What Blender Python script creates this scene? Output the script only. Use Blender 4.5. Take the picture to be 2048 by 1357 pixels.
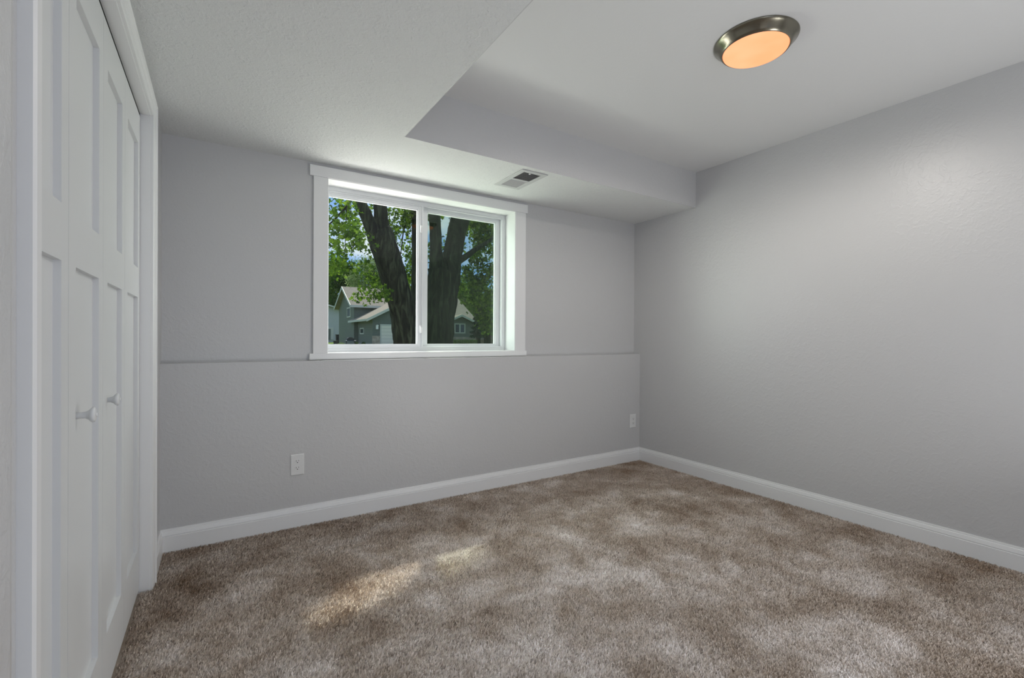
import bpy, bmesh, math, random
import numpy as np
from mathutils import Vector, Matrix

for o in list(bpy.data.objects):
    bpy.data.objects.remove(o, do_unlink=True)
S = bpy.context.scene
COL = S.collection
random.seed(7)
RNG = np.random.default_rng(11)

# ---------------------------------------------------------------- camera
FPX = 928.6                       # focal length in pixels of the 2048 px frame
YAW, PITCH, ROLL = math.radians(32.364), math.radians(-0.199), math.radians(0.3155)
EYE = Vector((0, 0, 1.12))
_r = Vector((math.cos(YAW), -math.sin(YAW), 0)); _f = Vector((math.sin(YAW), math.cos(YAW), 0)); _u = Vector((0, 0, 1))
CF = _f * math.cos(PITCH) + _u * math.sin(PITCH)
_u2 = -_f * math.sin(PITCH) + _u * math.cos(PITCH)
CR = _r * math.cos(ROLL) + _u2 * math.sin(ROLL)
CU = -_r * math.sin(ROLL) + _u2 * math.cos(ROLL)
cam = bpy.data.cameras.new('camera')
cam.sensor_fit = 'HORIZONTAL'; cam.sensor_width = 36.0; cam.lens = FPX / 2048 * 36.0
cam.clip_start = 0.02; cam.clip_end = 500
camo = bpy.data.objects.new('camera', cam); COL.objects.link(camo)
m3 = Matrix((CR, CU, -CF)).transposed()
camo.matrix_world = Matrix.Translation(EYE) @ m3.to_4x4()
S.camera = camo

# ---------------------------------------------------------------- colour, sky, sun
S.view_settings.view_transform = 'Standard'; S.view_settings.look = 'None'
S.view_settings.gamma = 1.0; S.view_settings.exposure = 0.0
S.view_settings.use_curve_mapping = False

w = bpy.data.worlds.new('sky'); S.world = w; w.use_nodes = True
nt = w.node_tree; nt.nodes.clear()
out = nt.nodes.new('ShaderNodeOutputWorld'); bg = nt.nodes.new('ShaderNodeBackground')
tc = nt.nodes.new('ShaderNodeTexCoord'); mp = nt.nodes.new('ShaderNodeMapping'); mp.inputs['Scale'].default_value = (1, 1, 2.2)
nz = nt.nodes.new('ShaderNodeTexNoise'); nz.inputs['Scale'].default_value = 5.0; nz.inputs['Detail'].default_value = 6
cr = nt.nodes.new('ShaderNodeValToRGB'); cr.color_ramp.elements[0].position = .42; cr.color_ramp.elements[1].position = .62
cr.color_ramp.elements[0].color = (.27, .50, .98, 1); cr.color_ramp.elements[1].color = (.82, .90, 1.0, 1)
nt.links.new(tc.outputs['Generated'], mp.inputs[0]); nt.links.new(mp.outputs[0], nz.inputs['Vector'])
nt.links.new(nz.outputs['Fac'], cr.inputs[0]); nt.links.new(cr.outputs[0], bg.inputs[0]); nt.links.new(bg.outputs[0], out.inputs[0])
bg.inputs[1].default_value = 1.0

SUN = Vector((.35, 1.0, 1.25)).normalized()        # direction towards the sun
sl = bpy.data.lights.new('sun', 'SUN'); sl.energy = 5.5; sl.angle = math.radians(.6); sl.color = (1.0, .96, .87)
so = bpy.data.objects.new('sun', sl); COL.objects.link(so)
so.rotation_euler = (-SUN).to_track_quat('-Z', 'Y').to_euler(); so.location = (3, 12, 14)

# fill light added behind the camera, turned towards the right wall
hl = bpy.data.lights.new('rear_fill_light', 'AREA'); hl.shape = 'RECTANGLE'; hl.size = .8; hl.size_y = 1.9; hl.energy = 7; hl.color = (.97, .985, 1.0)
ho = bpy.data.objects.new('rear_fill_light', hl); COL.objects.link(ho)
ho.location = (.35, -1.25, 1.0); ho.rotation_euler = (math.radians(90), 0, math.radians(180 + 128))

# added area light below the sill, boosting daylight thrown up from the ground
gl = bpy.data.lights.new('ground_fill_light', 'AREA'); gl.shape = 'RECTANGLE'; gl.size = 3.2; gl.size_y = .26; gl.energy = 25; gl.color = (1.0, .94, .975)
go = bpy.data.objects.new('ground_fill_light', gl); COL.objects.link(go)
go.location = (1.25, 4.05, .915); go.rotation_euler = (math.radians(-112), 0, 0)
# area lights added outside the window, boosting daylight from left, right and above
for nm, loc, sx__, sy__, en in (('window_fill_light', (-1.15, 4.3, 1.55), 1.7, 1.3, 78), ('window_fill_light', (3.75, 4.3, 1.55), 1.7, 1.3, 95), ('window_fill_light', (1.25, 4.3, 3.1), 3.0, 1.0, 105)):
    dl = bpy.data.lights.new(nm, 'AREA'); dl.shape = 'RECTANGLE'; dl.size = sx__; dl.size_y = sy__; dl.energy = en; dl.color = (1.0, .985, 1.0)
    do = bpy.data.objects.new(nm, dl); COL.objects.link(do); do.location = loc
    do.rotation_euler = (Vector((1.25, 3.2, 1.55)) - Vector(loc)).to_track_quat('-Z', 'Z').to_euler()
# unseen fill light added behind the camera, turned up to the ceiling
fl_ = bpy.data.lights.new('fill_uplight', 'AREA'); fl_.shape = 'DISK'; fl_.size = .7; fl_.energy = 21.5; fl_.color = (.98, .99, 1.0)
fo_ = bpy.data.objects.new('fill_uplight', fl_); COL.objects.link(fo_)
fo_.location = (2.45, -.5, .26); fo_.rotation_euler = Vector((-.50, .30, .80)).to_track_quat('-Z', 'Y').to_euler()

# ---------------------------------------------------------------- room dimensions (metres, floor = 0)
XL, XR = -.25, 3.268
YB, YU = 2.9657, 3.0399             # lower and upper face of the window wall
YO = 3.30                           # outer face of the window wall
ZL, ZH = 2.180, 2.4635              # low and high ceiling
SX, SY = .830, 2.391                # edges of the dropped ceiling
LEDGE = .974
YR = -1.5                           # rear wall
LAMP = (2.045, 1.19)

# ---------------------------------------------------------------- material helpers
def srgb(r, g, b):
    f = lambda c: (c / 255 / 12.92) if c / 255 <= .04045 else ((c / 255 + .055) / 1.055) ** 2.4
    return (f(r), f(g), f(b), 1)

class NT:
    def __init__(s, name):
        s.m = bpy.data.materials.new(name); s.m.use_nodes = True
        s.t = s.m.node_tree; s.b = s.t.nodes['Principled BSDF']; s.o = s.t.nodes['Material Output']
    def n(s, ty, **k):
        x = s.t.nodes.new(ty)
        for a, v in k.items():
            if a in x.inputs: x.inputs[a].default_value = v
            else: setattr(x, a, v)
        return x
    def l(s, a, b): s.t.links.new(a, b)
    def noise(s, scale, detail=3, rough=.55, vec=None, dist=0):
        x = s.n('ShaderNodeTexNoise'); x.inputs['Scale'].default_value = scale
        x.inputs['Detail'].default_value = detail; x.inputs['Roughness'].default_value = rough; x.inputs['Distortion'].default_value = dist
        if vec is None:
            t = s.n('ShaderNodeTexCoord'); vec = t.outputs['Object']
        s.l(vec, x.inputs['Vector']); return x
    def ramp(s, fac, stops):
        r = s.n('ShaderNodeValToRGB'); e = r.color_ramp.elements
        while len(e) < len(stops): e.new(.5)
        for i, (p, c) in enumerate(stops): e[i].position = p; e[i].color = c if len(c) == 4 else (*c, 1)
        s.l(fac, r.inputs[0]); return r
    def bump(s, h, strength, dist, normal=None):
        b = s.n('ShaderNodeBump'); b.inputs['Strength'].default_value = strength; b.inputs['Distance'].default_value = dist
        s.l(h, b.inputs['Height'])
        if normal: s.l(normal, b.inputs['Normal'])
        return b

def plain(name, col, rough=.5, spec=.5, metal=0, bump=0, bscale=60, var=0):
    k = NT(name); k.b.inputs['Base Color'].default_value = col; k.b.inputs['Roughness'].default_value = rough
    k.b.inputs['Specular IOR Level'].default_value = spec; k.b.inputs['Metallic'].default_value = metal
    if bump:
        z = k.noise(bscale, 3); b = k.bump(z.outputs['Fac'], bump, .002); k.l(b.outputs[0], k.b.inputs['Normal'])
    if var:
        z = k.noise(bscale * .3, 4)
        c0 = tuple(v * (1 - var) for v in col[:3]) + (1,); c1 = tuple(min(1, v * (1 + var)) for v in col[:3]) + (1,)
        r = k.ramp(z.outputs['Fac'], [(.3, c0), (.7, c1)]); k.l(r.outputs[0], k.b.inputs['Base Color'])
    return k.m

def wall_mat(name, col, rough, spec, pscale, pstr, pdist):
    """painted drywall: fine orange peel with sparse larger trowel marks"""
    k = NT(name); k.b.inputs['Base Color'].default_value = col; k.b.inputs['Roughness'].default_value = rough
    k.b.inputs['Specular IOR Level'].default_value = spec
    a = k.noise(pscale, 4, .6, dist=.6); bb = k.noise(pscale * .28, 3, .5, dist=1.2)
    r = k.ramp(bb.outputs['Fac'], [(.50, (0, 0, 0)), (.62, (1, 1, 1))])
    b1 = k.bump(a.outputs['Fac'], pstr, pdist)
    b2 = k.bump(r.outputs[0], pstr * .45, pdist * 1.2, b1.outputs[0])
    k.l(b2.outputs[0], k.b.inputs['Normal'])
    return k.m

M_wall = wall_mat('wall_paint', (.61, .608, .611, 1), .34, .5, 95, .42, .0018)
M_ceil = wall_mat('ceiling_texture', (.79, .80, .795, 1), .70, .25, 120, .8, .0035)
M_ceilh = wall_mat('ceiling_high_paint', (.78, .783, .782, 1), .62, .3, 80, .25, .0015)
M_trim = plain('trim_white', (.86, .86, .86, 1), .33, .45, bump=.03, bscale=25)
M_door = plain('door_white', (.75, .755, .76, 1), .36, .42, bump=.04, bscale=20)
M_vinyl = plain('window_vinyl', (.74, .755, .77, 1), .30, .45)
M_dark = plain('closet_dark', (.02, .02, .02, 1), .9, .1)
M_plate = plain('outlet_plate', (.80, .80, .795, 1), .3, .5)
M_slot = plain('outlet_slot', (.02, .02, .02, 1), .6, .3)
M_vent = plain('vent_enamel', (.58, .585, .585, 1), .4, .4)
M_ventd = plain('vent_throat', (.30, .30, .30, 1), .8, .2)
M_ext = plain('exterior_siding', (.45, .46, .45, 1), .7, .3)

# brushed metal of the light
k = NT('brushed_nickel'); k.b.inputs['Base Color'].default_value = (.26, .245, .195, 1); k.b.inputs['Metallic'].default_value = 1; k.b.inputs['Roughness'].default_value = .22
M_nickel = k.m
# glowing glass
k = NT('lit_glass')
em = k.n('ShaderNodeEmission'); lw = k.n('ShaderNodeLayerWeight'); 
zz = k.noise(6, 2)
rr = k.ramp(zz.outputs['Fac'], [(.3, (1.5, .55, .26)), (.7, (1.5, .63, .33))])
k.l(rr.outputs[0], em.inputs[0]); em.inputs[1].default_value = 1.0
k.l(em.outputs[0], k.o.inputs[0]); M_glow = k.m

def glass_mat(name, tint, refl):
    k = NT(name)
    tr = k.n('ShaderNodeBsdfTransparent'); tr.inputs[0].default_value = (*tint, 1)
    gl = k.n('ShaderNodeBsdfGlossy'); gl.inputs['Roughness'].default_value = .0; gl.inputs['Color'].default_value = (1, 1, 1, 1)
    mx = k.n('ShaderNodeMixShader'); mx.inputs[0].default_value = refl
    k.l(tr.outputs[0], mx.inputs[1]); k.l(gl.outputs[0], mx.inputs[2]); k.l(mx.outputs[0], k.o.inputs[0])
    return k.m
M_glassL = glass_mat('glass_clear', (.95, .97, .94), .018)
M_glassR = glass_mat('glass_double', (.84, .92, .84), .030)
k = NT('insect_mesh'); tr = k.n('ShaderNodeBsdfTransparent'); df = k.n('ShaderNodeBsdfDiffuse'); df.inputs[0].default_value = (.035, .05, .04, 1)
mx = k.n('ShaderNodeMixShader'); mx.inputs[0].default_value = .12
k.l(tr.outputs[0], mx.inputs[1]); k.l(df.outputs[0], mx.inputs[2]); k.l(mx.outputs[0], k.o.inputs[0]); M_screen = k.m

# carpet: mottled nap, tufts vary one by one
def carpet_mat(name, island):
    k = NT(name)
    t = k.n('ShaderNodeTexCoord')
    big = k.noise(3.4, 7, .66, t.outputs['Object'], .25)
    # middle lightened as by lamp glow, over brushed nap browner near the walls
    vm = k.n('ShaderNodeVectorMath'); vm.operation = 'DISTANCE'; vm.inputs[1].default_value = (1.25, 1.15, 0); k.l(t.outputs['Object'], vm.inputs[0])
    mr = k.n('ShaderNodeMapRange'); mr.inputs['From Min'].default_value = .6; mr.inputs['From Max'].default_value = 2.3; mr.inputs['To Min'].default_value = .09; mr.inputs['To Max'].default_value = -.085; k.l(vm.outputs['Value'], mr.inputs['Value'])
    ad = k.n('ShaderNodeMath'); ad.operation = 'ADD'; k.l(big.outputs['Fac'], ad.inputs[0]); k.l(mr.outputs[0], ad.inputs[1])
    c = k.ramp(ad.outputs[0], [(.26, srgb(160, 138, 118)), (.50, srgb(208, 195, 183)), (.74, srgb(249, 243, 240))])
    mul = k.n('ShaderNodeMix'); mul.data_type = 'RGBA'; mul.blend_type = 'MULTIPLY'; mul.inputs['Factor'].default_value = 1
    if island:
        g = k.n('ShaderNodeNewGeometry'); r = k.ramp(g.outputs['Random Per Island'], [(0, (.48, .46, .43)), (.3, (1.03, 1.02, 1.01)), (.8, (1.2, 1.2, 1.2)), (1, (1.35, 1.35, 1.36))])
    else:
        g = k.noise(350, 2, .6, t.outputs['Object']); r = k.ramp(g.outputs['Fac'], [(.3, (.55, .53, .5)), (.7, (.9, .9, .9))])
    k.l(c.outputs[0], mul.inputs['A']); k.l(r.outputs[0], mul.inputs['B'])
    k.l(mul.outputs['Result'], k.b.inputs['Base Color'])
    k.b.inputs['Roughness'].default_value = .95; k.b.inputs['Specular IOR Level'].default_value = .1
    return k.m
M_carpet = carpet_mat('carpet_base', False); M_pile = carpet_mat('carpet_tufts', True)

# ---------------------------------------------------------------- mesh helpers
class MB:
    def __init__(s): s.bm = bmesh.new()
    def box(s, x0, x1, y0, y1, z0, z1):
        v = [s.bm.verts.new((x, y, z)) for x in (x0, x1) for y in (y0, y1) for z in (z0, z1)]
        for f in ((0, 1, 3, 2), (4, 6, 7, 5), (0, 4, 5, 1), (2, 3, 7, 6), (0, 2, 6, 4), (1, 5, 7, 3)):
            s.bm.faces.new([v[i] for i in f])
        return s
    def prism(s, prof, fn, n=2):
        """profile points (a,b) swept through fn(i,a,b) for stations i = 0..n-1, capped"""
        rings = [[s.bm.verts.new(fn(i, a, b)) for a, b in prof] for i in range(n)]
        m = len(prof)
        for i in range(n - 1):
            for j in range(m):
                s.bm.faces.new((rings[i][j], rings[i][(j + 1) % m], rings[i + 1][(j + 1) % m], rings[i + 1][j]))
        s.bm.faces.new(rings[0]); s.bm.faces.new(rings[-1][::-1])
        return s
    def lathe(s, prof, seg, fn):
        """profile (r,h) revolved; fn(x,y,h)->point"""
        rings = []
        for r, h in prof:
            if r < 1e-6: rings.append([s.bm.verts.new(fn(0, 0, h))])
            else: rings.append([s.bm.verts.new(fn(r * math.cos(2 * math.pi * i / seg), r * math.sin(2 * math.pi * i / seg), h)) for i in range(seg)])
        for A, B in zip(rings, rings[1:]):
            for i in range(seg):
                j = (i + 1) % seg
                q = [A[i % len(A)], A[j % len(A)], B[j % len(B)], B[i % len(B)]]
                u = []
                for v in q:
                    if v not in u: u.append(v)
                if len(u) > 2: s.bm.faces.new(u)
        return s
    def tube(s, pts, rad, seg=8, jit=0, rnd=None):
        pts = [Vector(p) for p in pts]; rings = []
        for i, p in enumerate(pts):
            d = (pts[min(i + 1, len(pts) - 1)] - pts[max(i - 1, 0)]).normalized()
            a = d.orthogonal().normalized() if abs(d.y) > .9 else d.cross(Vector((0, 1, 0))).normalized()
            b = d.cross(a)
            rr = rad[i] if hasattr(rad, '__len__') else rad
            rings.append([s.bm.verts.new(p + (a * math.cos(2 * math.pi * j / seg) + b * math.sin(2 * math.pi * j / seg)) * rr * (1 + (rnd(i, j) * jit if rnd else 0))) for j in range(seg)])
        for A, B in zip(rings, rings[1:]):
            for j in range(seg): s.bm.faces.new((A[j], A[(j + 1) % seg], B[(j + 1) % seg], B[j]))
        s.bm.faces.new(rings[0][::-1]); s.bm.faces.new(rings[-1])
        return s
    def poly(s, pts, thick):
        """flat polygon given as 3-D points, thickened by vector"""
        t = Vector(thick); A = [s.bm.verts.new(p) for p in pts]; B = [s.bm.verts.new(Vector(p) + t) for p in pts]
        n = len(pts)
        for i in range(n): s.bm.faces.new((A[i], A[(i + 1) % n], B[(i + 1) % n], B[i]))
        s.bm.faces.new(A[::-1]); s.bm.faces.new(B)
        return s
    def build(s, name, mat, parent=None, bevel=0, smooth=False, seg=2):
        bmesh.ops.recalc_face_normals(s.bm, faces=s.bm.faces[:])
        me = bpy.data.meshes.new(name); s.bm.to_mesh(me); s.bm.free()
        o = bpy.data.objects.new(name, me); COL.objects.link(o); me.materials.append(mat)
        if smooth:
            for p in me.polygons: p.use_smooth = True
        if bevel:
            b = o.modifiers.new('bevel', 'BEVEL'); b.width = bevel; b.segments = seg; b.limit_method = 'ANGLE'; b.angle_limit = math.radians(40)
        if parent: o.parent = parent; o.matrix_parent_inverse = Matrix.Translation(parent.location).inverted()
        return o

def tag(o, label=None, cat=None, group=None, kind=None):
    if label: o['label'] = label
    if cat: o['category'] = cat
    if group: o['group'] = group
    if kind: o['kind'] = kind
    return o
def empty(name, loc, **k):
    o = bpy.data.objects.new(name, None); COL.objects.link(o); o.location = loc; o.empty_display_size = .05
    bpy.context.view_layer.update()
    return tag(o, **k)
def st(o, label, cat): return tag(o, label, cat, kind='structure')

def ray(px, py): return CF + (px - 1024) / FPX * CR + (678.5 - py) / FPX * CU
def at(px, py, Y):
    """world point seen at a pixel of the photograph on the vertical plane at distance Y"""
    d = ray(px, py); return EYE + d * (Y / d.y)
def ppm(px, py, Y):            # pixels per metre there
    p = at(px, py, Y); return FPX / ((p - EYE).dot(CF))

# ================================================================= ROOM SHELL
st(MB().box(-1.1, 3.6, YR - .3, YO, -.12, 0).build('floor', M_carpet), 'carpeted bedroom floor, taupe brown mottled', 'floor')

b = MB()
b.box(-1.1, 3.6, YB, YO, 0, LEDGE)                     # thick lower part with its ledge
b.box(-1.1, .556, YU, YO, LEDGE, 2.6)
b.box(1.956, 3.6, YU, YO, LEDGE, 2.6)
b.box(.556, 1.956, YU, YO, LEDGE, 1.004)
b.box(.556, 1.956, YU, YO, 2.106, 2.6)
st(b.build('wall_back', M_wall), 'grey painted window wall with a shallow ledge under the window', 'wall')
st(MB().box(XR, 3.6, YR - .3, YB, 0, 2.6).box(XR, 3.6, YB, YU, LEDGE, 2.6).build('wall_right', M_wall), 'plain grey painted wall on the right with faint sheen', 'wall')

OY0, OY1, OZ = 1.040, 2.556, 2.076                      # closet opening
b = MB()
b.box(-.36, XL, .60, OY0 - .015, 0, 2.6)
b.box(-.36, XL, OY1 + .015, YB, 0, 2.6); b.box(-.36, XL, YB, YU, LEDGE, 2.6)
b.box(-.36, XL, OY0 - .015, OY1 + .015, OZ + .015, 2.6)
st(b.build('wall_left', M_wall), 'grey wall strip around the closet doors', 'wall')
st(MB().box(-.36, -.19, YR, .752, 0, ZL).build('wall_near', M_wall, bevel=.035, seg=6), 'blurred textured wall edge at the left margin of the photo', 'wall')
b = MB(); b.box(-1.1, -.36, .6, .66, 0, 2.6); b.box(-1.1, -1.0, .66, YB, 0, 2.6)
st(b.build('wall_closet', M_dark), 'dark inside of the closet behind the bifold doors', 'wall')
# rear wall with the doorway to the hallway, and the hallway behind it
b = MB(); b.box(-.36, -.1, YR - .1, YR, 0, 2.6); b.box(1.2, 3.6, YR - .1, YR, 0, 2.6); b.box(-.1, 1.2, YR - .1, YR, 2.2, 2.6)
st(b.build('wall_rear', M_wall), 'grey wall behind the camera with an open doorway', 'wall')

b = MB()
b.box(-.36, SX, YR, YU, ZL, 2.62); b.box(SX, XR, SY, YU, ZL, 2.62)
st(b.build('ceiling_low', M_ceil), 'lowered textured white ceiling over the closet and window', 'ceiling')
# painted smooth faces of the drop
st(MB().box(SX, XR, SY - .004, SY, ZL, ZH).box(SX, SX + .004, YR, SY - .004, ZL, ZH).build('trim_2', M_wall), 'smooth grey drywall face of the ceiling drop', 'ceiling drop')
st(MB().box(SX, XR, YR, SY, ZH, 2.62).build('ceiling_high', M_ceilh), 'upper white ceiling that carries the lamp', 'ceiling')

# baseboards
PROF = [(0, 0), (.015, 0), (.015, .084), (.0110, .0865), (.0110, .0895), (.0140, .0915), (.0095, .110), (.0060, .1125), (.0060, .1155), (.0050, .122), (0, .122)]
def bb(name, label, fn): return st(MB().prism(PROF, fn).build(name, M_trim), label, 'baseboard')
bb('baseboard_back', 'white moulded baseboard under the window wall', lambda i, a, b: ((XL + a if i == 0 else XR - a), YB - a, b))
bb('baseboard_right', 'white moulded baseboard along the right wall', lambda i, a, b: (XR - a, (YB - a if i == 0 else YR), b))
bb('baseboard_left', 'short white baseboard between closet casing and corner', lambda i, a, b: (XL + a, (YB - a if i == 0 else 2.634), b))

# ================================================================= CLOSET
CW = .068
CP = [(0, 0), (0, .010), (.006, .0125), (.024, .0125), (.027, .010), (.031, .0135), (.052, .0165), (.055, .0205), (CW - .006, .0205), (CW, .017), (CW, 0)]   # (across, thickness)
J0, J1, JZ = OY0 - .006, OY1 + .006, OZ + .006
b = MB()
def far_leg(i, a, t): return (XL + t, J1 + a, (0 if i == 0 else JZ + a))
def near_leg(i, a, t): return (XL + t, J0 - a, (0 if i == 0 else JZ + a))
def head(i, a, t): return (XL + t, (J0 - a if i == 0 else J1 + a), JZ + a)
cas = empty('trim_1', (XL, 1.8, 0)); st(cas, 'white moulded casing around the closet opening', 'door casing')
MB().prism(CP, far_leg).build('casing_leg', M_trim, cas)
MB().prism(CP, near_leg).build('casing_leg', M_trim, cas)
MB().prism(CP, head).build('casing_head', M_trim, cas)
b = MB(); b.box(-.36, XL + .001, OY1, OY1 + .015, 0, OZ + .015); b.box(-.36, XL + .001, OY0 - .015, OY0, 0, OZ + .015); b.box(-.36, XL + .001, OY0, OY1, OZ, OZ + .015)
b.build('jamb', M_trim, cas)

DX = -.285; DZ0, DZ1 = .022, 2.062
door = empty('door_1', (DX, 1.8, 0)); st(door, 'white four-leaf bifold closet door with round knobs', 'closet door')
LW = .3745; L0 = 1.0475
for i in range(4):
    y0 = L0 + i * LW + .001; y1 = y0 + LW - .002
    if i == 3: y1 = OY1 - .003
    ya, yb_ = y0 + .064, y1 - .056
    b = MB()
    b.box(DX - .035, DX - .0135, y0, y1, DZ0, DZ1)                       # panel sheet
    b.box(DX - .0135, DX, y0, ya, DZ0, DZ1); b.box(DX - .0135, DX, yb_, y1, DZ0, DZ1)
    b.box(DX - .0135, DX, ya, yb_, DZ0, .204); b.box(DX - .0135, DX, ya, yb_, 1.281, 1.405); b.box(DX - .0135, DX, ya, yb_, 1.931, DZ1)
    leaf = b.build('door_leaf', M_door, door)
    if i in (1, 2):
        ky = (1.548, 1.880)[i - 1]; kz = 1.12 - .200
        kb = MB()
        X0 = DX - .0135
        kb.lathe([(0, 0), (.0085, 0), (.0080, .012), (.0085, .020), (.0115, .026), (.0165, .030), (.0195, .0335), (.0190, .037), (.0150, .0395), (0, .0405)], 32, lambda x, y, h: (X0 + h, ky + x, kz + y))
        kb.build('knob', M_door, leaf, smooth=True)
        MB().lathe([(0, .0400), (.0045, .0402), (.0050, .0412), (.0038, .0422), (0, .0424)], 16, lambda x, y, h: (X0 + h, ky + x, kz + y)).build('knob_screw_cap', M_trim, leaf, smooth=True)
# bifold track hidden in the dark gap
MB().box(DX - .03, DX - .0012, OY0 + .001, OY1 - .0005, DZ1 + .001, OZ - .0005).build('track', M_dark, door)

# ================================================================= WINDOW
WX0, WX1, WZ0, WZ1 = .570, 1.941, 1.019, 2.092
win = empty('window_1', (1.25, YU, 1.0)); st(win, 'white sliding window looking out on trees and a house', 'window')
yc = YU - .018
MB().box(.488, .5725, yc, YU, WZ0 - .004, 2.095).build('side_casing', M_trim, win, bevel=.0025)
MB().box(WX1 + .004, 2.040, yc, YU, WZ0 - .004, 2.095).build('side_casing', M_trim, win, bevel=.0025)
MB().box(.466, 2.056, yc - .002, YU, 2.095, 2.161).build('head_casing', M_trim, win, bevel=.0025)
MB().box(.468, 2.051, yc - .003, YU, .9765, WZ0 - .003).build('apron', M_trim, win, bevel=.0025)
b = MB()
b.box(.556, WX0 - .001, YU - .014, 3.27, 1.004, 2.106); b.box(WX1, 1.956, YU - .014, 3.27, 1.004, 2.106)
b.box(WX0 - .001, WX1, YU - .014, 3.27, WZ1, 2.106); b.box(WX0 - .001, WX1, YU - .014, 3.27, 1.004, WZ0)
b.build('jamb_liner', M_trim, win)
# vinyl frame with stepped tracks
b = MB()
b.box(WX0, .580, 3.165, 3.262, WZ0, WZ1); b.box(1.905, WX1, 3.165, 3.262, WZ0, WZ1)
b.box(.580, 1.905, 3.165, 3.262, 2.066, WZ1); b.box(.580, 1.905, 3.165, 3.262, WZ0, WZ0 + .022)
b.box(.580, 1.905, 3.168, 3.174, 2.056, 2.066); b.box(.580, 1.905, 3.168, 3.174, WZ0 + .022, WZ0 + .032)
b.box(.580, 1.905, 3.226, 3.234, 2.052, 2.066); b.box(.580, 1.905, 3.226, 3.234, WZ0 + .022, WZ0 + .034)
b.build('window_frame', M_vinyl, win, bevel=.0018)
def sash(x0, x1, z0, z1, y0, y1, wl, wr, wt, wb, gm):
    b = MB()
    b.box(x0, x0 + wl, y0, y1, z0, z1); b.box(x1 - wr, x1, y0, y1, z0, z1)
    b.box(x0 + wl, x1 - wr, y0, y1, z1 - wt, z1); b.box(x0 + wl, x1 - wr, y0, y1, z0, z0 + wb)
    s = b.build('sash', M_vinyl, win, bevel=.0015)
    b = MB(); e = .006; ym = y0 + .007                  # glazing bead
    X0, X1, Z0, Z1 = x0 + wl, x1 - wr, z0 + wb, z1 - wt
    b.box(X0, X0 + e, ym, y1, Z0, Z1); b.box(X1 - e, X1, ym, y1, Z0, Z1); b.box(X0 + e, X1 - e, ym, y1, Z1 - e, Z1); b.box(X0 + e, X1 - e, ym, y1, Z0, Z0 + e)
    b.build('glazing_bead', M_vinyl, s, bevel=.001)
    MB().box(X0 + e, X1 - e, ym + .008, ym + .010, Z0 + e, Z1 - e).build('pane', gm, s)
    return s
sL = sash(.581, 1.252, WZ0 + .024, 2.064, 3.172, 3.198, .018, .041, .030, .020, M_glassL)
sR = sash(1.252, 1.905, WZ0 + .024, 2.064, 3.198, 3.224, .038, .036, .030, .020, M_glassR)
# interlock edge and latches on the meeting stile
MB().box(1.236, 1.247, 3.163, 3.172, WZ0 + .030, 2.056).build('pull_rail', M_vinyl, sL, bevel=.002)
for zc in (1.12 + .055, 1.12 + .775):
    q = MB(); q.prism([(-.030, 0), (-.024, .012), (.014, .016), (.028, .006), (.030, 0)], lambda i, a, t: ((1.223 if i == 0 else 1.239), 3.172 - t, zc + a))
    q.build('latch', M_trim, sL, bevel=.002)
q = MB(); q.box(1.262, 1.905, 3.2385, 3.2400, WZ0 + .03, 2.06)
q.build('insect_screen', M_screen, win)

# ================================================================= OUTLETS
def outlet(cx, cz, label):
    Y = YB
    t = empty('wall_outlet', (cx, Y, cz), label=label, cat='outlet', group='duplex outlets on the lower window wall')
    p = [(-.0365, 0), (-.0365, .003), (-.033, .0062), (.033, .0062), (.0365, .003), (.0365, 0)]
    b = MB()
    # pillow-edged plate with softly chamfered rim
    def ring(hx, hz, y): return [b.bm.verts.new((cx + sx_ * hx, Y - y, cz + sz * hz)) for sx_, sz in ((-1, -1), (1, -1), (1, 1), (-1, 1))]
    R = [ring(.0368, .0610, 0), ring(.0368, .0610, .0030), ring(.0325, .0567, .0062)]
    for A, B in zip(R, R[1:]):
        for j in range(4): b.bm.faces.new((A[j], A[(j + 1) % 4], B[(j + 1) % 4], B[j]))
    b.bm.faces.new(R[-1])
    b.build('cover_plate', M_plate, t, bevel=.001)
    for dz in (.0195, -.0195):
        b = MB()
        prof = []
        for q in range(24):
            a = 2 * math.pi * q / 24; x = .0172 * math.cos(a); z = .0172 * math.sin(a)
            z = max(-.0118, min(.0118, z)); prof.append((x, z))
        b.prism(prof, lambda i, x, z: (cx + x, Y - (.0060 if i == 0 else .0074), cz + dz + z))
        r = b.build('receptacle', M_plate, t)
        b = MB(); b.box(cx - .0075, cx - .0055, Y - .0078, Y - .0072, cz + dz - .0005, cz + dz + .0085); b.box(cx + .0055, cx + .0073, Y - .0078, Y - .0072, cz + dz + .001, cz + dz + .008)
        b.prism([(.0028 * math.cos(2 * math.pi * q / 12), .0028 * math.sin(2 * math.pi * q / 12)) for q in range(12)], lambda i, x, z: (cx + x, Y - (.0072 if i == 0 else .0078), cz + dz - .0062 + z))
        b.build('slot', M_slot, r)
    b = MB(); b.lathe([(.0032, 0), (.0030, .0012), (0, .0015)], 12, lambda x, y, h: (cx + x, Y - .0062 - h, cz + y)); b.build('screw', M_plate, t)
outlet(.3955, 1.12 - .7520, 'white duplex outlet on the lower wall left below the window')
outlet(3.1805, 1.12 - .7515, 'white duplex outlet beside the far right room corner')

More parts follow.
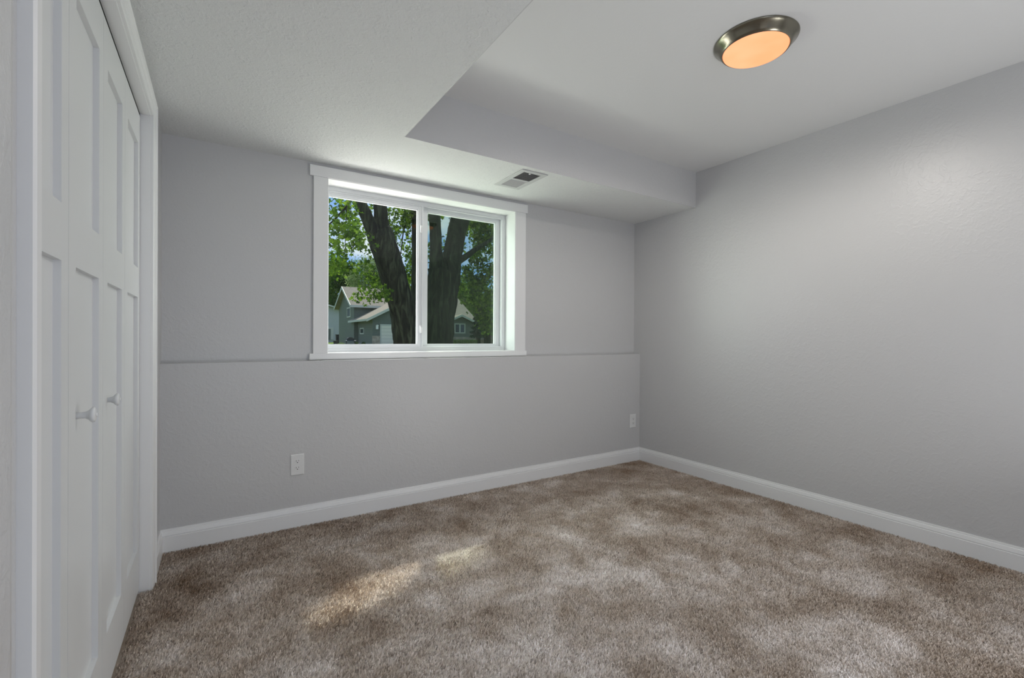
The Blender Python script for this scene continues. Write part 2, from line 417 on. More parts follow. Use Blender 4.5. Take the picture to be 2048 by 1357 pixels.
# ================================================================= CEILING VENT
v = empty('ceiling_vent', (1.711, 2.59, ZL), label='white ceiling air register beside the ceiling drop, right above the window', cat='vent')
vx0, vx1, vy0, vy1 = 1.612, 1.812, 2.432, 2.782
b = MB()
for (x0, x1, y0, y1) in ((vx0, 1.6465, vy0, vy1), (1.777, vx1, vy0, vy1), (1.6465, 1.777, vy0, 2.465), (1.6465, 1.777, 2.749, vy1)):
    b.box(x0, x1, y0, y1, ZL - .006, ZL)
b.build('face_frame', M_vent, v, bevel=.002)
MB().box(1.6465, 1.777, 2.603, 2.618, ZL - .005, ZL).build('centre_bar', M_vent, v, bevel=.001)
MB().box(1.6465, 1.777, 2.465, 2.749, ZL - .0006, ZL - .0001).build('throat', M_ventd, v)
n = 9
for half, (ya, yb2, tilt) in enumerate(((2.465, 2.603, 1), (2.618, 2.749, -1))):
    for i in range(n):
        yy = ya + (i + .5) * (yb2 - ya) / n
        MB().poly([(1.6465, yy - .0045 * tilt, ZL - .0058), (1.777, yy - .0045 * tilt, ZL - .0058), (1.777, yy + .0035 * tilt, ZL - .0008), (1.6465, yy + .0035 * tilt, ZL - .0008)], (0, .0009, .0003)).build('louver', M_vent, v)
MB().box(1.688, 1.696, 2.462, 2.474, ZL - .012, ZL - .004).build('damper_lever', M_trim, v, bevel=.001)

# ================================================================= CEILING LAMP
lx, ly = LAMP
lt = empty('ceiling_lamp', (lx, ly, ZH), label='round flush ceiling lamp with brushed metal rim glowing warm orange', cat='ceiling lamp')
MB().lathe([(.140, 0), (.171, 0), (.173, -.003), (.1715, -.006), (.167, -.010), (.158, -.020), (.148, -.033), (.141, -.042), (.1375, -.0445), (.1340, -.042), (.1340, -.030)], 96, lambda x, y, h: (lx + x, ly + y, ZH + h)).build('metal_rim', M_nickel, lt, smooth=True)
MB().lathe([(.1335, -.030), (.1335, -.043), (.1315, -.0475), (.126, -.0495), (.09, -.0515), (.04, -.0525), (0, -.053)], 96, lambda x, y, h: (lx + x, ly + y, ZH + h)).build('glass_diffuser', M_glow, lt, smooth=True)
for i in range(7):
    a = 2 * math.pi * i / 6; r = .105 if i < 6 else 0
    d = bpy.data.lights.new('lamp_light', 'SPOT'); d.energy = 4.3; d.spot_size = math.radians(179); d.spot_blend = .5; d.shadow_soft_size = 0; d.color = (1.0, .95, .88)
    o = bpy.data.objects.new('lamp_light', d); COL.objects.link(o); o.location = (r * math.cos(a), r * math.sin(a), -.066); o.parent = lt

# ================================================================= CARPET PILE
def tri_mesh(name, V, F, mat, parent=None, smooth=False):
    """V (n,3) float array, F (m,k) int array"""
    me = bpy.data.meshes.new(name); k_ = F.shape[1]
    me.vertices.add(len(V)); me.vertices.foreach_set('co', V.astype(np.float32).ravel())
    me.loops.add(F.size); me.loops.foreach_set('vertex_index', F.astype(np.int32).ravel())
    me.polygons.add(len(F)); me.polygons.foreach_set('loop_start', np.arange(0, F.size, k_, dtype=np.int32))
    me.polygons.foreach_set('loop_total', np.full(len(F), k_, dtype=np.int32))
    me.update(calc_edges=True); me.validate()
    o = bpy.data.objects.new(name, me); COL.objects.link(o); me.materials.append(mat)
    if parent: o.parent = parent; o.matrix_parent_inverse = Matrix.Translation(parent.location).inverted()
    return o
def field(x, y, seed, oct=4, base=1.6):
    """smooth pseudo-noise from summed sines"""
    r = np.random.default_rng(seed); s = np.zeros_like(x); a = 1.0; f = base
    for _ in range(oct):
        for _ in range(4):
            th = r.uniform(0, 2 * np.pi); ph = r.uniform(0, 2 * np.pi); ff = f * r.uniform(.7, 1.4)
            s += a * np.sin(ff * (x * np.cos(th) + y * np.sin(th)) * 2 * np.pi / 1.0 + ph)
        a *= .62; f *= 2.0
    return s / 4
N = 560000
px_ = RNG.uniform(DX + .004, XR - .012, N); py_ = RNG.uniform(-.6, YB - .012, N)
keep = ~(((px_ < -.185) & (py_ < .74)) | ((px_ < XL + .014) & ((py_ < OY0 + .003) | (py_ > OY1 - .003)))); px_, py_ = px_[keep], py_[keep]; N = len(px_)
ang = field(px_, py_, 3, 3, .9) * .8 + RNG.uniform(-1.9, 1.9, N)
lean = .0038 + .0008 * (field(px_, py_, 5, 3, .9) + 1) / 2 + RNG.uniform(0, .003, N)
hgt = RNG.uniform(.007, .0125, N); wd = RNG.uniform(.0022, .0042, N)
ta = RNG.uniform(0, np.pi, N)
c0 = np.stack([px_, py_, np.zeros(N)], 1)
dv = np.stack([np.cos(ta), np.sin(ta), np.zeros(N)], 1) * wd[:, None] * .5
ld = np.stack([np.cos(ang), np.sin(ang), np.zeros(N)], 1) * lean[:, None]
up = np.array([0, 0, 1.0])
V = np.empty((N, 4, 3)); V[:, 0] = c0 - dv; V[:, 1] = c0 + dv
V[:, 2] = c0 + ld + dv * .8 + up * hgt[:, None]; V[:, 3] = c0 + ld - dv * .8 + up * (hgt * .93)[:, None]
F = np.arange(N * 4).reshape(N, 4)
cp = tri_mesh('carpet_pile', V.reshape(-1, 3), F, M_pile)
tag(cp, 'taupe brown cut-pile carpet covering the whole bedroom floor', 'carpet', kind='stuff')

# ================================================================= OUTSIDE: materials
def leaf_mat(name, cols, transl=.45):
    k = NT(name); g = k.n('ShaderNodeNewGeometry')
    r = k.ramp(g.outputs['Random Per Island'], [(i / (len(cols) - 1), c) for i, c in enumerate(cols)])
    d = k.n('ShaderNodeBsdfDiffuse'); t = k.n('ShaderNodeBsdfTranslucent'); mx = k.n('ShaderNodeMixShader'); mx.inputs[0].default_value = transl
    k.l(r.outputs[0], d.inputs[0]); k.l(r.outputs[0], t.inputs[0]); k.l(d.outputs[0], mx.inputs[1]); k.l(t.outputs[0], mx.inputs[2]); k.l(mx.outputs[0], k.o.inputs[0])
    return k.m
M_leaf = leaf_mat('maple_leaf', [(.03, .075, .010, 1), (.085, .17, .015, 1), (.22, .35, .03, 1)], .5)
M_leafd = leaf_mat('dark_leaf', [(.02, .05, .012, 1), (.05, .11, .02, 1), (.09, .16, .03, 1)])
M_leafb = leaf_mat('bright_leaf', [(.10, .19, .03, 1), (.20, .32, .05, 1), (.30, .42, .08, 1)])
M_willow = leaf_mat('willow_leaf', [(.13, .20, .06, 1), (.24, .33, .12, 1), (.34, .42, .18, 1)])
M_needle = leaf_mat('needle', [(.012, .035, .02, 1), (.03, .07, .035, 1)], .1)
M_grass = plain('lawn_grass', (.13, .20, .03, 1), .9, .1, bump=.3, bscale=30, var=.3)
k = NT('bark'); t = k.n('ShaderNodeTexCoord'); mpp = k.n('ShaderNodeMapping'); mpp.inputs['Scale'].default_value = (1, 1, .16); k.l(t.outputs['Object'], mpp.inputs[0])
z1 = k.noise(13, 8, .7, mpp.outputs[0], 1.2); r = k.ramp(z1.outputs['Fac'], [(.38, (.003, .004, .002)), (.50, (.016, .020, .011)), (.64, (.065, .075, .045))]); k.l(r.outputs[0], k.b.inputs['Base Color'])
b1 = k.bump(z1.outputs['Fac'], 1.0, .06); k.l(b1.outputs[0], k.b.inputs['Normal']); k.b.inputs['Roughness'].default_value = .9; k.b.inputs['Specular IOR Level'].default_value = .15
M_bark = k.m
def siding(name, col, pitch=.16):
    k = NT(name); t = k.n('ShaderNodeTexCoord'); s = k.n('ShaderNodeSeparateXYZ'); k.l(t.outputs['Object'], s.inputs[0])
    a = k.n('ShaderNodeMath'); a.operation = 'DIVIDE'; a.inputs[1].default_value = pitch; k.l(s.outputs[2], a.inputs[0])
    f = k.n('ShaderNodeMath'); f.operation = 'FRACT'; k.l(a.outputs[0], f.inputs[0])
    r = k.ramp(f.outputs[0], [(0, tuple(c * .55 for c in col[:3])), (.10, tuple(c * .9 for c in col[:3])), (.3, col[:3]), (1, col[:3])]); k.l(r.outputs[0], k.b.inputs['Base Color'])  # shadow under each lap is darkened into the colour
    bp = k.bump(f.outputs[0], .5, .015); k.l(bp.outputs[0], k.b.inputs['Normal']); k.b.inputs['Roughness'].default_value = .7
    return k.m
M_side = siding('green_grey_siding', (.12, .145, .125, 1))
M_garage = siding('garage_panel', (.70, .66, .58, 1), .30)
M_greyh = siding('light_grey_siding', (.42, .45, .46, 1), .2)
M_roof = plain('shingles', (.27, .235, .19, 1), .95, .1, bump=.6, bscale=14, var=.12)
M_fascia = plain('fascia_white', (.48, .49, .45, 1), .5, .3)
M_stone = plain('stone_wainscot', (.36, .31, .25, 1), .9, .1, bump=.6, bscale=20, var=.25)
M_pane = plain('dark_pane', (.035, .05, .05, 1), .1, .6)
M_fence = plain('fence_wood', (.13, .085, .06, 1), .85, .2, var=.25, bscale=20)
M_black = plain('black_plastic', (.012, .013, .016, 1), .5, .4)
M_blue = plain('blue_cover', (.01, .05, .10, 1), .4, .4)
M_white = plain('white_paint', (.8, .8, .78, 1), .5, .4)
M_gravel = plain('added_reflector_gravel', (.62, .60, .56, 1), .95, .1, bump=.8, bscale=60, var=.2)
M_twig = plain('twig', (.03, .03, .02, 1), .9, .1)

# ---- ground: falls gently from the house to the neighbour
b = MB(); prof = [(YO, .78), (12, .66), (24, .52), (38, .40), (60, .38), (160, .2), (160, -1.2), (YO, -.2)]
b.prism(prof, lambda i, y, z: ((-60 if i == 0 else 120), y, z))
st(b.build('lawn', M_grass), 'sunlit green lawn outside the window', 'lawn')
st(MB().box(-2, 6, YO + .001, YO + 1.6, .70, .79).build('gravel_reflector', M_gravel), 'added pale gravel strip reflecting sunlight up to the window', 'gravel')  # unseen strip added to bounce sunlight up through the window

# ---- neighbour house
ZG = .36
nh = empty('neighbour_house', (11, 42, ZG), label='grey-green two-storey house with attached garage seen through the window', cat='house')
def gable_block(x0, x1, y0, y1, ze, zr, axis):
    """walls with gable ends; axis = direction of the ridge"""
    b = MB()
    if axis == 'x':
        ym = (y0 + y1) / 2
        b.prism([(y0, ZG), (y0, ze), (ym, zr), (y1, ze), (y1, ZG)], lambda i, y, z: ((x0 if i == 0 else x1), y, z))
    else:
        xm = (x0 + x1) / 2
        b.prism([(x0, ZG), (x0, ze), (xm, zr), (x1, ze), (x1, ZG)], lambda i, x, z: (x, (y0 if i == 0 else y1), z))
    return b
def roof(x0, x1, y0, y1, ze, zr, axis, th=.10, name='roof'):
    b = MB()
    if axis == 'x':
        ym = (y0 + y1) / 2
        b.prism([(y0, ze), (ym, zr), (y1, ze), (y1, ze - th), (ym, zr - th), (y0, ze - th)], lambda i, y, z: ((x0 if i == 0 else x1), y, z))
    else:
        xm = (x0 + x1) / 2
        b.prism([(x0, ze), (xm, zr), (x1, ze), (x1, ze - th), (xm, zr - th), (x0, ze - th)], lambda i, x, z: (x, (y0 if i == 0 else y1), z))
    return b.build(name, M_roof, nh)
def fascia(pts_list, d=.22, th=(0, -.03, 0)):
    """white boards along roof edges, each ((x,y,z),(x,y,z))"""
    b = MB()
    for p, q in pts_list:
        b.poly([p, q, (q[0], q[1], q[2] - d), (p[0], p[1], p[2] - d)], th)
    return b.build('fascia', M_fascia, nh)
Z = 1.12
# main block
gable_block(10.83, 17.2, 44.9, 51.3, 2.92 + Z, 4.78 + Z, 'x').build('main_wall', M_side, nh)
roof(10.40, 17.6, 44.45, 51.75, 2.95 + Z, 4.98 + Z, 'x')
fascia([((10.40, 44.45, 2.95 + Z), (17.6, 44.45, 2.95 + Z))])
fascia([((10.40, 44.45, 2.95 + Z), (10.40, 48.1, 4.98 + Z)), ((10.40, 48.1, 4.98 + Z), (10.40, 51.75, 2.95 + Z))], .26, (-.03, 0, 0))
# garage
gable_block(11.2, 17.0, 40.0, 45.2, 1.70 + Z, 3.05 + Z, 'y').build('garage_wall', M_side, nh)
roof(10.55, 17.65, 39.5, 46.0, 1.50 + Z, 3.34 + Z, 'y')
fascia([((10.55, 39.5, 1.50 + Z), (14.1, 39.5, 3.34 + Z)), ((14.1, 39.5, 3.34 + Z), (17.65, 39.5, 1.50 + Z))], .24)
fascia([((10.55, 39.5, 1.50 + Z), (10.55, 46.0, 1.50 + Z))], .18, (-.03, 0, 0))
MB().box(11.95, 15.6, 39.94, 39.99, ZG, .96 + Z).build('garage_door', M_garage, nh)
b = MB(); b.box(11.83, 11.95, 39.92, 39.99, ZG, 1.08 + Z); b.box(15.6, 15.72, 39.92, 39.99, ZG, 1.08 + Z); b.box(11.95, 15.6, 39.92, 39.99, .96 + Z, 1.08 + Z); b.build('garage_door_trim', M_fascia, nh)
MB().box(11.16, 11.83, 39.90, 40.0, ZG, .06 + Z).build('stone_wainscot', M_stone, nh)
# right wing
gable_block(16.4, 21.15, 40.5, 49.0, 1.45 + Z, 3.75 + Z, 'x').build('wing_wall', M_side, nh)
roof(16.4, 21.55, 40.2, 49.3, 1.50 + Z, 4.10 + Z, 'x')
gable_block(17.75, 21.13, 40.0, 42.4, 1.30 + Z, 1.96 + Z, 'y').build('wing_front_wall', M_side, nh)
roof(17.25, 21.62, 39.5, 43.0, 1.22 + Z, 2.14 + Z, 'y')
fascia([((17.25, 39.5, 1.22 + Z), (19.435, 39.5, 2.14 + Z)), ((19.435, 39.5, 2.14 + Z), (21.62, 39.5, 1.22 + Z))], .20)
MB().box(17.72, 21.16, 39.93, 40.02, ZG, .02 + Z).build('wing_foundation', M_stone, nh)
def hwindow(p0, p1, axis, split=False):
    """house window between two corners on a wall plane"""
    f = MB(); g = MB(); w_ = .11
    if axis == 'y':      # faces -Y
        (x0, y, z1), (x1, _, z0) = p0, p1
        f.box(x0, x0 + w_, y - .05, y, z0, z1); f.box(x1 - w_, x1, y - .05, y, z0, z1); f.box(x0 + w_, x1 - w_, y - .05, y, z1 - w_, z1); f.box(x0 + w_, x1 - w_, y - .05, y, z0, z0 + w_)
        if split: xm = (x0 + x1) / 2; f.box(xm - .07, xm + .07, y - .05, y, z0 + w_, z1 - w_)
        g.box(x0 + w_, x1 - w_, y - .02, y + .01, z0 + w_, z1 - w_)
    else:                # faces -X
        (x, y0, z1), (_, y1, z0) = p0, p1
        f.box(x - .05, x, y0, y0 + w_, z0, z1); f.box(x - .05, x, y1 - w_, y1, z0, z1); f.box(x - .05, x, y0 + w_, y1 - w_, z1 - w_, z1); f.box(x - .05, x, y0 + w_, y1 - w_, z0, z0 + w_)
        g.box(x - .02, x + .01, y0 + w_, y1 - w_, z0 + w_, z1 - w_)
    fo = f.build('house_window', M_fascia, nh); g.build('window_glass', M_pane, fo)
def at_x(px, py, X):
    d = ray(px, py); return EYE + d * (X / d.x)
a, c = at(908.6, 647, 40), at(930.3, 667.5, 40); hwindow((a.x, 40.0, a.z), (c.x, 40.0, c.z), 'y', True)
a, c = at_x(701.5, 614.5, 10.83), at_x(694.5, 636, 10.83); hwindow((10.83, a.y, a.z), (10.83, c.y, c.z), 'x')
a, c = at_x(728.3, 656, 11.2), at_x(720.6, 669, 11.2); hwindow((11.2, a.y, a.z), (11.2, c.y, c.z), 'x')
a = at(754, 655, 39.95)
MB().box(a.x - .09, a.x + .09, 39.86, 40.0, a.z - .16, a.z + .16).lathe([(0, .22), (.13, .16), (.13, .13), (0, .13)], 8, lambda x, y, h: (a.x + x, 39.86 + y * .6, a.z + h)).build('wall_lamp', M_white, nh)
# chimney pipe on the ridge
MB().box(13.0, 13.25, 47.9, 48.3, 4.9 + Z, 5.25 + Z).build('roof_vent', M_roof, nh)

# ---- second, farther house at the left edge of the view
fh = empty('far_house', (12, 62, ZG), label='pale grey far house at the left edge of the window view', cat='house')
p0 = at(678.5, 640, 62); pe = at(673, 618, 62); pl = at(640, 600, 62)
b = MB(); b.prism([(7.0, ZG), (7.0, pl.z + .5), (pe.x + .3, pe.z - .1), (p0.x + .35, pe.z - .35), (p0.x + .35, ZG)], lambda i, x, z: (x, (62 if i == 0 else 70), z)); b.build('wall', M_greyh, fh)
b = MB(); b.prism([(6.6, pl.z + .75), (p0.x + .7, pe.z - .3), (p0.x + .7, pe.z - .15), (6.6, pl.z + .95)], lambda i, x, z: (x, (61.4 if i == 0 else 70.5), z)); b.build('roof', M_fascia, fh)
a, c = at(652, 655, 61.9), at(667, 680, 61.9)
MB().box(a.x, c.x, 61.9, 62.0, c.z, a.z).build('door_frame', M_fascia, fh)
MB().box(a.x, c.x - .35, 61.86, 61.92, c.z, a.z - .2).build('side_door', M_side, fh)

# ================================================================= TREES
STAR = []
for i in range(10):
    a_ = math.pi / 2 + i * math.pi / 5
    r_ = .5 if i % 2 == 0 else .24
    STAR.append((r_ * math.cos(a_), r_ * math.sin(a_)))
STAR = np.array(STAR)
OVAL = np.array([(0, -.5), (.22, -.1), (.16, .25), (0, .5), (-.16, .25), (-.22, -.1)])
def leaves(P, size, shape, droop=.5, seed=0):
    r = np.random.default_rng(seed); n = len(P); k_ = len(shape)
    nrm = r.normal(size=(n, 3)); nrm[:, 2] += droop; nrm /= np.linalg.norm(nrm, axis=1)[:, None]
    a = np.cross(nrm, r.normal(size=(n, 3))); a /= np.linalg.norm(a, axis=1)[:, None]; b_ = np.cross(nrm, a)
    s = size * r.uniform(.65, 1.3, n)
    V = P[:, None, :] + (a[:, None, :] * shape[None, :, 0, None] + b_[:, None, :] * shape[None, :, 1, None]) * s[:, None, None]
    V += nrm[:, None, :] * (np.abs(shape[None, :, 0, None]) * -.35 * s[:, None, None])
    return V.reshape(-1, 3), np.arange(n * k_).reshape(n, k_)
def blob(c, rx, ry, rz, n, rnd, clump=0.0, shell=.3):
    """n points in an ellipsoid, gathered in clumps"""
    d = rnd.normal(size=(n, 3)); d /= np.linalg.norm(d, axis=1)[:, None]
    rad = rnd.uniform(shell, 1, n) ** (1 / 2.)
    P = d * rad[:, None] * np.array([rx, ry, rz]) + np.array(c)
    if clump:
        m = max(3, n // 28); cs = P[:m]; P = cs[rnd.integers(0, m, n)] + rnd.normal(size=(n, 3)) * clump
    return P
def cluster_px(px, py, Y, wx, wy, dy, n, rnd, clump=0):
    c = at(px, py, Y); s = ppm(px, py, Y)
    return blob(c, wx / s, dy, wy / s, n, rnd, clump)

# --- the big multi-stem maple in front of the window
TY = 8.2
mt = empty('maple_tree', (4.6, TY, .6), label='large maple with thick leaning stems and drooping leafy twigs outside the window', cat='tree')
def stem(name, pts, Y, seg=20, extra=0):
    P, R_ = [], []
    for (x, y, w_, *dy) in pts:
        yy = Y + (dy[0] if dy else 0); P.append(at(x, y, yy)); R_.append(w_ / 2 / ppm(x, y, yy))
    # resample smoothly
    Q, W = [], []
    for i in range(len(P) - 1):
        p_, q_ = P[max(i - 1, 0)], P[min(i + 2, len(P) - 1)]
        for s_ in range(8):
            t_ = s_ / 8
            a0 = P[i]; a1 = P[i + 1]; m0 = (a1 - p_) * .5; m1 = (q_ - a0) * .5
            h = (2 * t_**3 - 3 * t_**2 + 1, t_**3 - 2 * t_**2 + t_, -2 * t_**3 + 3 * t_**2, t_**3 - t_**2)
            Q.append(a0 * h[0] + m0 * h[1] + a1 * h[2] + m1 * h[3]); W.append(R_[i] * (1 - t_) + R_[i + 1] * t_)
    Q.append(P[-1]); W.append(R_[-1])
    rj = random.Random(sum(map(ord, name)) + len(pts) * 7 + int(pts[0][0])); ph = [rj.uniform(0, 6.28) for _ in range(4)]
    fn = lambda i, j: math.sin(j * 3 * 2 * math.pi / seg + ph[0] + i * .12) * .35 + math.sin(j * 5 * 2 * math.pi / seg + ph[1] - i * .2) * .3 + math.sin(i * .7 + j * .9 + ph[2]) * .25 + rj.uniform(-.35, .35)
    return MB().tube(Q, W, seg, .10, fn).build(name, M_bark, mt, smooth=True)
stem('trunk', [(840, 800, 74), (826, 730, 60), (814, 690, 52), (805, 627, 50), (782, 540, 52), (763, 476, 53), (757, 462, 42)], TY)
stem('limb', [(750, 480, 28), (738, 446, 25), (727, 420, 24), (718, 398, 23), (700, 350, 23), (680, 280, 20)], TY - .05)
stem('limb', [(766, 474, 32), (763, 446, 28), (761, 418, 26), (760, 380, 26), (765, 300, 24)], TY + .05)
stem('trunk', [(842, 760, 40), (842, 690, 38), (840, 627, 36), (839, 540, 32), (838, 450, 29), (832, 380, 26), (822, 300, 20)], TY + 1.0)
stem('trunk', [(858, 800, 96), (866, 730, 82), (870, 690, 74), (876, 627, 66), (884, 575, 64), (889, 545, 66)], TY + .3)
stem('limb', [(884, 575, 40), (876, 540, 34), (872, 500, 24), (870, 450, 23), (866, 390, 22), (860, 300, 18)], TY + .35)
stem('limb', [(890, 590, 48), (899, 550, 44), (906, 510, 38), (913, 465, 37), (924, 420, 37), (945, 340, 30)], TY + .3)
stem('branch', [(905, 530, 16), (928, 516, 13), (950, 500, 10), (978, 482, 7), (1010, 455, 5)], TY + .2, 10)
stem('branch', [(704, 392, 5), (694, 412, 4.5), (676, 432, 4), (660, 448, 3), (645, 460, 2)], TY - 1.2, 6)
stem('branch', [(694, 408, 2), (692, 440, 1.6), (691, 470, 1.5), (690, 505, 1)], TY - 1.2, 6)
stem('branch', [(700, 380, 1.4), (702, 430, 1.2), (700, 460, 1)], TY - 1.0, 6)
stem('branch', [(806, 400, 4), (812, 440, 3), (806, 470, 2.5), (800, 520, 1.5)], TY + 1.2, 6)
r1 = np.random.default_rng(21)
Pn = []
for (x, y, wx, wy, n, Yo) in [
    (668, 404, 16, 12, 45, -1.2), (692, 414, 16, 18, 80, -1.2), (664, 442, 12, 14, 45, -1.2), (672, 470, 20, 14, 110, -1.2), (708, 474, 20, 14, 110, -1.0), (724, 486, 14, 10, 40, -.9),
    (664, 510, 14, 14, 60, -.8), (700, 520, 34, 22, 190, -.4), (740, 560, 16, 24, 120, .6), (716, 590, 10, 8, 40, -.2), (752, 585, 16, 14, 110, -.3),
    (738, 412, 5, 16, 30, .8), (714, 428, 8, 14, 40, .3), (722, 460, 8, 18, 50, .5), (672, 548, 18, 18, 80, 1.2), (655, 490, 10, 14, 60, 1),
    (796, 425, 28, 24, 250, 1.3), (800, 470, 24, 26, 180, 1.6), (806, 520, 20, 34, 170, 1.6), (814, 575, 14, 34, 130, 1.8), (826, 420, 12, 22, 160, .7), (830, 500, 16, 80, 200, 2.2),
    (863, 430, 12, 14, 70, 1.0), (862, 500, 10, 60, 150, 1.5), (888, 480, 8, 40, 50, 1.5), (880, 430, 30, 12, 60, 1.2),
    (950, 455, 34, 26, 480, .8), (975, 500, 26, 46, 540, .7), (950, 540, 28, 36, 380, .9), (985, 560, 24, 60, 480, .6), (935, 580, 22, 30, 260, 1.2), (960, 600, 22, 46, 380, .5), (984, 640, 16, 36, 260, .2), (945, 480, 16, 46, 300, 1.6),
    (972, 620, 12, 40, 300, .3), (940, 440, 30, 14, 350, .5), (985, 445, 20, 22, 350, .5)]:
    Pn.append(cluster_px(x, y, TY + Yo, wx, wy, .45, n, r1, .07))
Pn = np.concatenate(Pn)
V, F = leaves(np.concatenate([Pn, Pn[::2] + r1.normal(size=Pn[::2].shape) * .05]), .078, STAR, .3, 5)
tri_mesh('foliage', V, F, M_leaf, mt)
# unseen part of the crown, shaped to block the sun but for two gaps
s = np.array(SUN) / SUN.y
nC = 5200
u_ = r1.uniform(.1, 2.5, nC); v_ = r1.uniform(.9, 2.5, nC); tt = r1.uniform(4.2, 7.0, nC)
Pc = np.stack([u_, np.full(nC, 3.2), v_], 1) + s[None, :] * tt[:, None]
fl = np.stack([u_ - s[0] * (v_ / s[2]), 3.2 - (v_ / s[2])], 1)       # where the ray through it meets the floor
def in_ell(cx, cy, a, b, th):
    dx = fl[:, 0] - cx; dy = fl[:, 1] - cy
    p_ = dx * math.cos(th) + dy * math.sin(th); q_ = -dx * math.sin(th) + dy * math.cos(th)
    return (p_ / a) ** 2 + (q_ / b) ** 2 < 1
hole = in_ell(.55, 2.04, .32, .15, .42) | in_ell(1.04, 2.19, .28, .19, 1.0)
Pc = Pc[~hole]
V, F = leaves(Pc, .15, STAR, .8, 6)
tri_mesh('crown', V, F, M_leaf, mt)

# --- trees farther off
def bgtree(name, label, base, blobs, leaf, size, mat, shape=OVAL, group=None, trunk=None, clump=.35, seed=1, droop=.3):
    t = empty(name, base, label=label, cat='tree', group=group)
    rr_ = np.random.default_rng(seed)
    P = np.concatenate([cluster_px(x, y, Y, wx, wy, dy, n, rr_, clump) for (x, y, Y, wx, wy, dy, n) in blobs])
    V, F = leaves(P, size, shape, droop, seed); tri_mesh('foliage', V, F, mat, t)
    top = at(blobs[0][0], blobs[0][1], base[1])
    MB().tube([base, (base[0] * .5 + top.x * .5, base[1], (base[2] + top.z) / 2), (top.x, base[1], top.z)], [.3, .22, .1], 10).build('trunk', M_bark, t, smooth=True)
def base(px, Y): p = at(px, 680, Y); return (p.x, Y, .36)
bgtree('leafy_tree', 'dense green tree rising left behind the neighbour house', base(664, 90), [(664, 590, 90, 22, 40, 2.5, 2600), (668, 545, 90, 26, 26, 2.5, 1300), (650, 560, 90, 20, 50, 3, 1500)], None, .55, M_leaf, seed=2, clump=.5)
bgtree('shade_tree', 'darker tree tops between the left tree and the pale willow', base(700, 81), [(690, 560, 81, 26, 20, 2.5, 2300), (672, 610, 80, 14, 18, 2, 900)], None, .48, M_leafd, seed=3, clump=.5)
bgtree('willow_tree', 'pale olive willow behind the roof of the neighbour house', base(745, 70), [(728, 556, 70, 34, 34, 2.5, 5200), (750, 545, 70, 26, 24, 2.5, 2200), (765, 575, 70, 24, 24, 2.5, 1800)], None, .30, M_willow, seed=4, clump=.45, droop=-.1)
bgtree('poplar_tree', 'green tree seen between the leaning maple stems', base(815, 62), [(812, 590, 62, 26, 40, 1.8, 3000), (850, 600, 62, 30, 40, 1.8, 1500)], None, .38, M_leafb, seed=5, clump=.5)
bgtree('ash_tree', 'bright yellow-green tree right behind the wing roof', base(930, 54), [(922, 598, 54, 24, 26, 1.8, 2600), (945, 610, 54, 16, 30, 1.8, 1600), (905, 575, 54, 20, 24, 1.8, 900)], None, .36, M_leafb, seed=6, clump=.45)
bgtree('willow_tree', 'light hanging willow branches at the right edge of the window', base(975, 34), [(972, 585, 34, 5, 34, 1, 500), (981, 610, 34, 8, 22, 1, 500)], None, .22, M_leafb, seed=7, clump=.2)
# conifer beside the house
cb = base(958, 37)
cf = empty('spruce_tree', cb, label='dark spruce standing right beside the house wing', cat='tree')
rr_ = np.random.default_rng(9); topc = at(957, 590, 37)
n = 3000; h_ = rr_.uniform(0, 1, n) ** 1.0; th_ = rr_.uniform(0, 2 * np.pi, n); rad_ = (1 - h_) * 1.0 * (0.75 + .25 * np.sin(h_ * 60)) * np.sqrt(rr_.uniform(.3, 1, n))
P = np.stack([cb[0] + rad_ * np.cos(th_), cb[1] + rad_ * np.sin(th_), cb[2] + .7 + h_ * (topc.z - cb[2] - .7)], 1)
V, F = leaves(P, .24, OVAL, .1, 9); tri_mesh('foliage', V, F, M_needle, cf)
MB().tube([cb, (cb[0], cb[1], topc.z)], [.16, .03], 8).build('trunk', M_bark, cf, smooth=True)
# distant tree line closing the horizon
bgtree('tree_line', 'distant green tree line along the horizon', base(800, 120), [(340, 600, 100, 130, 90, 3, 5000), (520, 610, 104, 110, 70, 3, 4500), (660, 640, 120, 60, 26, 3, 2500), (760, 640, 120, 70, 30, 3, 2500), (880, 640, 120, 70, 32, 3, 2500), (985, 640, 120, 60, 34, 3, 2500)], None, .9, M_leafd, seed=10, clump=1.0)
# hedge under the wing window
a, c = at(904, 681, 39), at(957, 692, 39)
hd = empty('hedge', ((a.x + c.x) / 2, 39, .4), label='clipped green hedge in front of the house wing', cat='hedge')
rr_ = np.random.default_rng(12); n = 3500
P = np.stack([rr_.uniform(a.x, c.x, n), rr_.uniform(38.6, 39.6, n), rr_.uniform(.4, a.z, n) + rr_.normal(0, .03, n)], 1)
V, F = leaves(P, .14, OVAL, .3, 12); tri_mesh('foliage', V, F, M_leafb, hd)
# low flowering shrubs by the left yard
for (x, y, wx, lab) in ((683, 690, 6, 'greyish low shrub left of the blue grill'), (713, 690, 5, 'small green plant at the foot of the house corner'), (727, 689, 4, 'small dark plant by the garage side wall')):
    c = at(x, y, 39.2); t = empty('garden_shrub', (c.x, 39.2, .4), label=lab, cat='shrub', group='low plants along the house')
    rr_ = np.random.default_rng(int(x)); P = blob((c.x, 39.2, c.z - .05), wx / 20, .3, .28, 420, rr_)
    V, F = leaves(P, .10, OVAL, .2, int(x)); tri_mesh('foliage', V, F, M_willow if x == 683 else M_leafd, t)
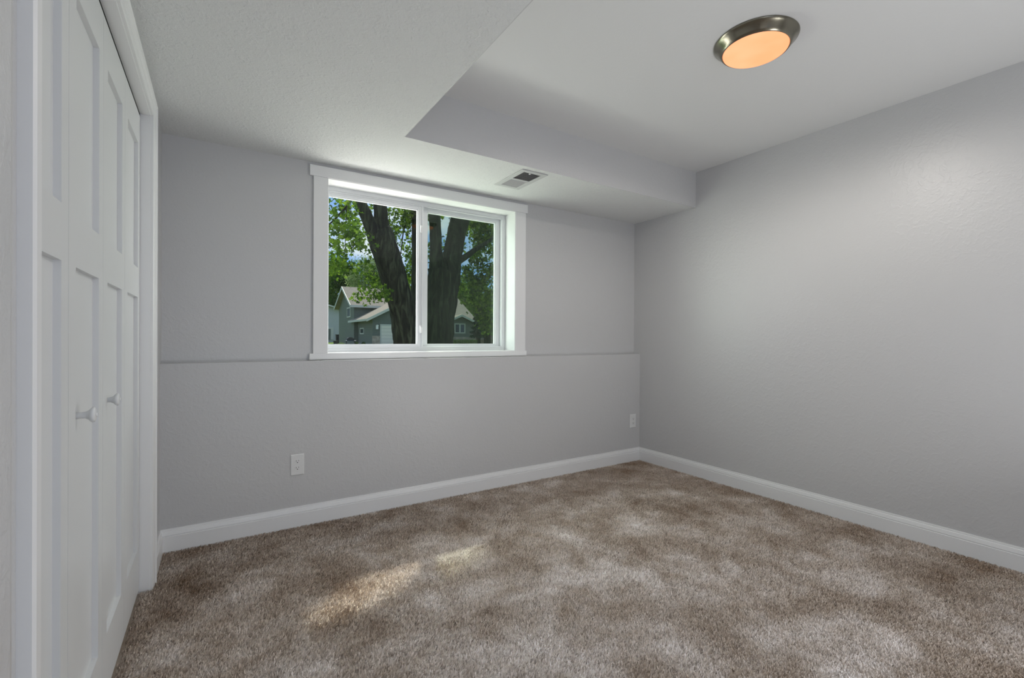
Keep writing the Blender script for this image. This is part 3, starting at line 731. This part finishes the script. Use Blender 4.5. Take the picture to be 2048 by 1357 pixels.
# blue covered grill, black pot, dark bin
c = at(700, 684, 39.0)
g = empty('grill', (c.x, 39.0, .4), label='dark blue covered grill beside the house wall', cat='grill')
MB().box(c.x - .40, c.x + .42, 38.7, 39.3, .75, c.z + .10).build('cover', M_blue, g, bevel=.08)
MB().prism([(-.30, 0), (-.26, .16), (-.12, .26), (.12, .26), (.26, .16), (.30, 0)], lambda i, x, z: (c.x + x, (38.75 if i == 0 else 39.2), c.z + .10 + z)).build('lid', M_black, g)
for sx_ in (-.32, .32):
    MB().box(c.x + sx_ - .03, c.x + sx_ + .03, 38.8, 38.86, .4, .76).build('leg', M_black, g)
c = at(671, 688, 39.0)
pt = MB().lathe([(0, 0), (.13, 0), (.18, .34), (.20, .36), (.18, .38), (.15, .36), (0, .34)], 16, lambda x, y, h: (c.x + x, 39 + y, .40 + h)).build('plant_pot', M_black); tag(pt, 'small black pot on the lawn left of the grill', 'pot')
c = at(677, 674, 52)
MB_ = MB().prism([(-.22, 0), (-.26, .9), (-.30, .95), (.30, .95), (.26, .9), (.22, 0)], lambda i, x, z: (c.x + x, (51.8 if i == 0 else 52.3), .38 + z)).build('waste_bin', M_black); tag(MB_, 'dark bin between the two houses', 'bin')
# brown wooden fence right of the house
a, c = at(953, 662, 41.5), at(986, 662, 41.5)
fe = empty('wooden_fence', (a.x, 41.5, .38), label='brown wooden fence right of the neighbour house', cat='fence')
nb = 12; w_ = (c.x - a.x) / nb
b = MB()
for i in range(nb): b.box(a.x + i * w_ + .02, a.x + (i + 1) * w_ - .01, 41.5, 41.53, .42, a.z + .06 * (i % 2))
b.build('boards', M_fence, fe)
for i in (0, 6, 12): MB().box(a.x + i * w_ - .06, a.x + i * w_ + .06, 41.53, 41.65, .38, a.z + .12).build('post', M_fence, fe)
MB().box(a.x, c.x, 41.53, 41.58, .7, .8).box(a.x, c.x, 41.53, 41.58, 1.1, 1.2).build('rails', M_fence, fe)
# pale street strip
st(MB().box(24, 60, 50, 54, .38, .45).build('street', M_gravel), 'pale street strip right behind the fence', 'street')
